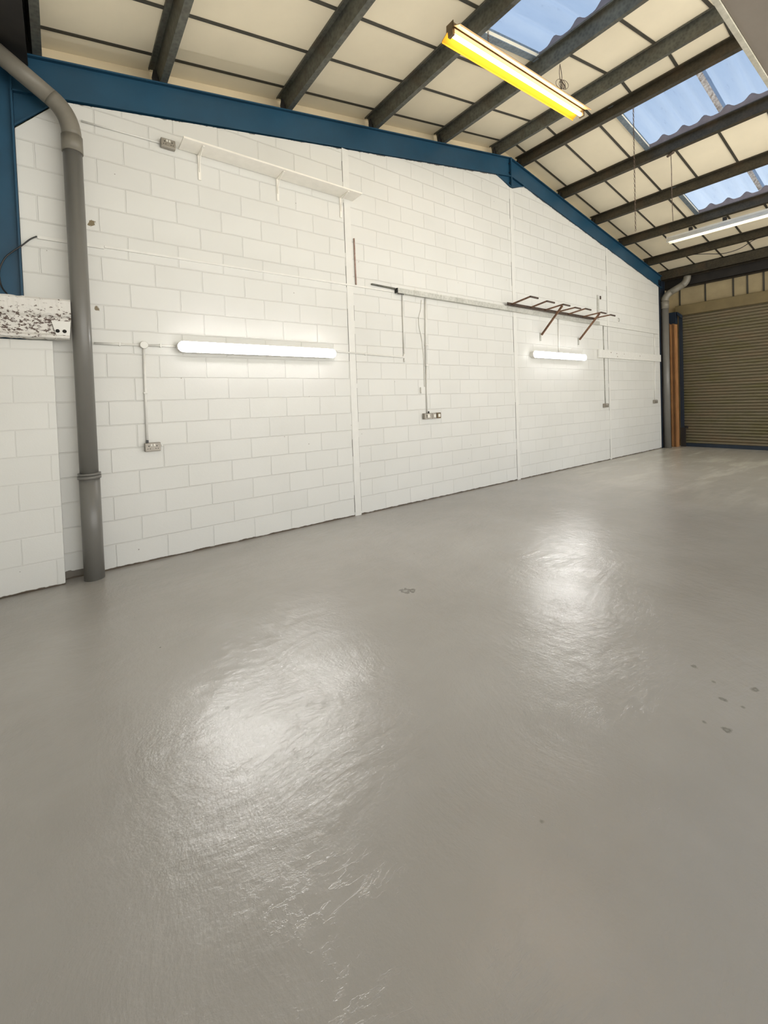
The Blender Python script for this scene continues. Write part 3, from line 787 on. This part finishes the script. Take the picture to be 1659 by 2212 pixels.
# ------------------------------------------------------------------ rusty rack
t = thing('pipe_rack', (7.8, YW, 3.13), 'rusty steel wall rack with seven arms and two diagonal struts', 'rack')
bm = BM()
prism(bm, [(6.30, YW - 0.069, 3.105), (9.30, YW - 0.069, 3.105), (9.30, YW - 0.069, 3.158), (6.30, YW - 0.069, 3.158)], (0, -0.008, 0)); box(bm, 6.30, 9.30, YW - 0.115, YW - 0.077, 3.105, 3.113)
link_mesh('back_rail', bm, 'rustdark', t)
arms = ((6.41, 4.325, .052, .22), (6.97, 4.373, .048, .24), (7.43, 4.336, .033, .225), (7.82, 4.325, .014, .20), (8.24, 4.349, .04, .21), (8.81, 4.327, .02, .20), (9.22, 4.333, .01, .19))
for x, ye, up, tip in arms:
    bm = BM(); bar(bm, (x, YW - 0.08, 3.130), (x, ye, 3.130 + up), 0.030, 0.022); a = link_mesh('arm', bm, 'rust', t)
    bm = BM(); bar(bm, (x - 0.012, ye - 0.006, 3.130 + up), (x + tip, ye - 0.006, 3.126 + up), 0.022, 0.026); link_mesh('arm_tip', bm, 'rustdark', a)
for (xw, zw), (xe, ye, ze) in (((7.379, 2.645), (7.43, 4.345, 3.145)), ((8.75, 2.636), (8.80, 4.345, 3.135))):
    bm = BM(); bar(bm, (xw, YW - 0.030, zw + 0.02), (xe, ye, ze), 0.034, 0.022, up=(1, 0, 0)); s = link_mesh('strut', bm, 'rust', t)
    bm = BM(); box(bm, xw - 0.025, xw + 0.015, YW - 0.014, YW - 0.002, zw - 0.09, zw + 0.06); link_mesh('strut_foot', bm, 'trunk', s)

# ------------------------------------------------------------------ lit battens on the wall
def batten(x0, x1, z, h, label):
    t = thing('batten_lamp', ((x0 + x1)/2, YW, z), label, 'wall lamp', 'lit wall battens')
    bm = BM(); r = h/2
    def stadium(r, y, ex=0.0):
        out = []
        for i in range(11): a = math.pi/2 + math.pi*i/10; out.append((x0 + r + r*math.cos(a) - ex, y, z + r*math.sin(a)))
        for i in range(11): a = -math.pi/2 + math.pi*i/10; out.append((x1 - r + r*math.cos(a) + ex, y, z + r*math.sin(a)))
        return out
    prism(bm, stadium(r, YW - 0.002), (0, -0.082, 0)); link_mesh('tray', bm, 'white', t)
    bm = BM(); loops = []
    for y, s in ((0.0845, 0.985), (0.0885, 0.97), (0.093, 0.90), (0.096, 0.72), (0.097, 0.42)):
        loops.append([bm.verts.new((p[0], YW - y, z + (p[2] - z)*s)) for p in stadium(r * 0.96, 0)])
        rr = (1 - s) * r
        for v in loops[-1]:
            v.co.x = min(max(v.co.x, x0 + rr), x1 - rr)
    n = len(loops[0])
    for A, B in zip(loops, loops[1:]):
        for c in range(n):
            f = face(bm, [A[c], A[(c+1) % n], B[(c+1) % n], B[c]])
            if f: f.smooth = True
    face(bm, loops[0][::-1]); face(bm, loops[-1])
    link_mesh('diffuser', bm, 'diffuser', t)
    return t
batten(0.965, 2.80, 2.122, 0.112, 'glowing white batten lamp on the wall, the nearer one')
batten(7.02, 8.90, 2.280, 0.125, 'glowing white batten lamp on the wall under the rusty rack')

# ------------------------------------------------------------------ hanging strip lights
def strip_light(p, q, label, tube_mat, near_mat, far_mat, body_mat, near_sign, wing=(0.118, 0.026)):
    """p, q: ends of the spine underside; near_sign: side (+1/-1 of the lateral axis) that takes the near-side colour"""
    p, q = Vector(p), Vector(q); d = (q - p).normalized(); v = Vector((0, 0, 1)).cross(d).normalized(); w = d.cross(v)
    t = thing('strip_light', (p + q)/2, label, 'hanging strip light')
    def L(u, a, b): return p + d*u + v*a + w*b
    Ln = (q - p).length
    bm = BM(); prism(bm, [L(0, a, b) for a, b in ((-.035, 0), (.035, 0), (.03, .06), (-.03, .06))], d*Ln); link_mesh('spine', bm, body_mat, t)
    for s in (-1, 1):
        bm = BM(); a0, b0, a1, b1 = .036*s, .015, wing[0]*s, -wing[1]
        prism(bm, [L(0.01, a0, b0), L(0.01, a1, b1), L(0.01, a1 + .001*s, b1 + .004), L(0.01, a0, b0 + .004)], d*(Ln - .02))
        prism(bm, [L(0.01, a1, b1), L(0.01, a1 + .004*s, b1), L(0.01, a1 + .004*s, b1 - .012), L(0.01, a1, b1 - .012)], d*(Ln - .02))
        rf = link_mesh('reflector', bm, near_mat if s == near_sign else far_mat, t)
        bm = BM(); prism(bm, [L(0.01, a0, b0 + .0045), L(0.01, a1 + .0012*s, b1 + .0045), L(0.01, a1 + .0015*s, b1 + .007), L(0.01, a0, b0 + .007)], d*(Ln - .02))
        link_mesh('reflector_back', bm, body_mat, rf)
    bm = BM(); tube(bm, [L(.045, 0, -.034), L(Ln - .045, 0, -.034)], .019, 16); link_mesh('fluorescent_tube', bm, tube_mat, t)
    for u in (0.0, Ln - .03):
        bm = BM(); prism(bm, [L(u, a, b) for a, b in ((-.03, 0), (-.03, -.055), (.03, -.055), (.03, 0))], d*.03); link_mesh('lamp_holder', bm, body_mat, t)
    for u in (0.002, Ln - .006):
        bm = BM(); prism(bm, [L(u, a, b) for a, b in ((-.045, .064), (-.050, .005), (.050, .005), (.045, .064))], d*.004); link_mesh('end_cap', bm, body_mat, t)
    return t
HY = 2.86
strip_light((3.08, HY, 4.965), (5.46, HY, 5.075), 'long yellow hanging strip light under the nearest rooflight', 'tube', 'reflpeach', 'reflector', 'fixture', -1)
strip_light((10.93, 3.87, 4.865), (10.93, 1.45, 4.850), 'far white strip light mounted under a roof purlin', 'tubewhite', 'fixturewhite', 'fixturewhite', 'fixturewhite', 1, wing=(0.085, 0.06))

def chain(p, q, label, link=0.028, wire=0.0028, r=0.008):
    p, q = Vector(p), Vector(q); d = (q - p); n = max(2, int(d.length / link)); d.normalize()
    a = Vector((1, 0, 0)) if abs(d.x) < 0.8 else Vector((0, 1, 0)); a = (a - d*a.dot(d)).normalized(); b = d.cross(a)
    bm = BM()
    for i in range(n):
        c = p.lerp(q, (i + 0.5) / n)
        torus(bm, c, d, a if i % 2 else b, r, wire, 12, 6, stretch=2.1)
    return tag(link_mesh('hanging_chain', bm, 'chain'), label, 'chain', 'chains hanging from the purlins')
chain((3.64, HY, rtop(3.64) - 0.005), (3.64, HY, 5.055), 'short chain holding the left end of the yellow strip light')
# coiled wire at the other end
bm = BM()
tube(bm, smooth([(4.97, HY, 5.47), (4.955, HY, 5.36), (4.97, HY, 5.26), (4.985, HY, 5.16), (4.98, HY, 5.12)]), 0.004, 8)
tube(bm, smooth([(4.97, HY, 5.47), (5.00, HY, 5.38), (5.005, HY, 5.28), (4.99, HY, 5.17)]), 0.004, 8)
rr = random.Random(5)
for i in range(5):
    c = (4.985 + rr.uniform(-.03, .03), HY + rr.uniform(-.02, .02), 5.235 + rr.uniform(-.03, .03)); a = rr.uniform(0, 3.1)
    torus(bm, c, (math.cos(a)*.8, .3, math.sin(a)), (-math.sin(a), .25, math.cos(a)), rr.uniform(.035, .055), 0.003, 18, 5, stretch=1.35)
tag(link_mesh('hanging_chain', bm, 'chain'), 'coiled suspension wire at the right end of the yellow strip light', 'chain', 'chains hanging from the purlins')
chain((6.93, HY, rtop(6.93) - 0.005), (6.92, HY, 3.89), 'long loose chain hanging from the purlin beside the ridge', link=0.034, r=0.0085, wire=0.0034)
bm = BM(); tube(bm, smooth([(8.30, HY, rtop(8.30) - 0.01), (8.315, HY, 5.2), (8.31, HY, 4.85), (8.335, HY, 4.35)]), 0.0055, 8)
tube(bm, [(8.27, HY - 0.05, rtop(8.3) - 0.02), (8.33, HY + 0.06, rtop(8.3) - 0.02)], 0.02, 10)
tag(link_mesh('hanging_wire', bm, 'chain'), 'thin loose wire hanging from the purlin below the largest rooflight', 'wire')
for i, (y, lab) in enumerate(((3.42, 'small hook clip holding the left end of the far strip light'), (2.83, 'small hook clip holding the middle of the far strip light'), (1.9, 'small hook clip holding the right part of the far strip light'))):
    bm = BM(); box(bm, 10.90, 10.96, y - 0.03, y + 0.03, 4.925, rtop(10.93) - 0.002); torus(bm, (10.92, y, 4.945), (0, 1, 0), (0, 0, 1), 0.028, 0.007, 12, 6)
    tag(link_mesh('hook_clip', bm, 'black'), lab, 'clip', 'clips over the far strip light')
bm = BM(); tube(bm, smooth([(12.25, 2.3, rtop(12.25) + 0.004), (12.2, 2.62, 4.74), (12.2, 2.9, 4.62), (12.2, 3.2, 4.60), (12.2, 3.5, 4.68), (12.25, 3.8, rtop(12.25) + 0.004)]), 0.008, 8)
tag(link_mesh('hanging_cable', bm, 'blackplastic'), 'dark cable drooping between the last two purlins', 'cable')

# ------------------------------------------------------------------ light
w = bpy.data.worlds.new('sky_and_ground_fill'); SC.world = w; w.use_nodes = True  # horizon and unseen ground glow raised to fill the room through the open back
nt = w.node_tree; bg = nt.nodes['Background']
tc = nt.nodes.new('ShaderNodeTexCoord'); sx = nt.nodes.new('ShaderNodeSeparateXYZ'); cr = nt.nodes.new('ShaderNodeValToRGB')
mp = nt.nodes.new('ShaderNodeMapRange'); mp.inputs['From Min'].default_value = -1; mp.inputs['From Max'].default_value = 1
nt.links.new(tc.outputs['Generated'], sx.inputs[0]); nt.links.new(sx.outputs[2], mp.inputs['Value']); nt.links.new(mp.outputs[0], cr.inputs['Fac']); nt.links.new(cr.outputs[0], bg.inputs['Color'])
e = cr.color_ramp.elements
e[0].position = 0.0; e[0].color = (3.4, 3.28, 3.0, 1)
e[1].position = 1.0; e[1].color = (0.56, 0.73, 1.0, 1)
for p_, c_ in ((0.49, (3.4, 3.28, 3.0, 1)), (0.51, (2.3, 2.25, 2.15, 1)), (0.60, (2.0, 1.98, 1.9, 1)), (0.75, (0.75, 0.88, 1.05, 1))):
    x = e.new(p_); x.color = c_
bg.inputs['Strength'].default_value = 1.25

# ------------------------------------------------------------------ camera
cam = bpy.data.cameras.new('camera'); co = bpy.data.objects.new('camera', cam); COL.objects.link(co)
cam.sensor_fit = 'HORIZONTAL'; cam.sensor_width = 36.0
cam.lens = 929.65 / 1659 * 36.0
cam.shift_x = (829.5 - 828.53) / 1659
cam.shift_y = (892.44 - 1106) / 1659
cam.clip_start = 0.02; cam.clip_end = 200
r0 = Vector((0.79971793, -0.59931968, -0.03559723)); r1 = Vector((-0.04278252, 0.00225355, -0.99908187)); r2 = Vector((0.59884964, 0.80050662, -0.0238382))
co.matrix_world = Matrix(((r0.x, -r1.x, -r2.x, 0), (r0.y, -r1.y, -r2.y, 0), (r0.z, -r1.z, -r2.z, 1.48), (0, 0, 0, 1)))
SC.camera = co
SC.view_settings.view_transform = 'Standard'; SC.view_settings.look = 'None'
SC.view_settings.exposure = 0.30; SC.view_settings.gamma = 1.0; SC.view_settings.use_curve_mapping = False
SC.cycles.use_denoising = True
SC.cycles.max_bounces = 10; SC.cycles.diffuse_bounces = 6
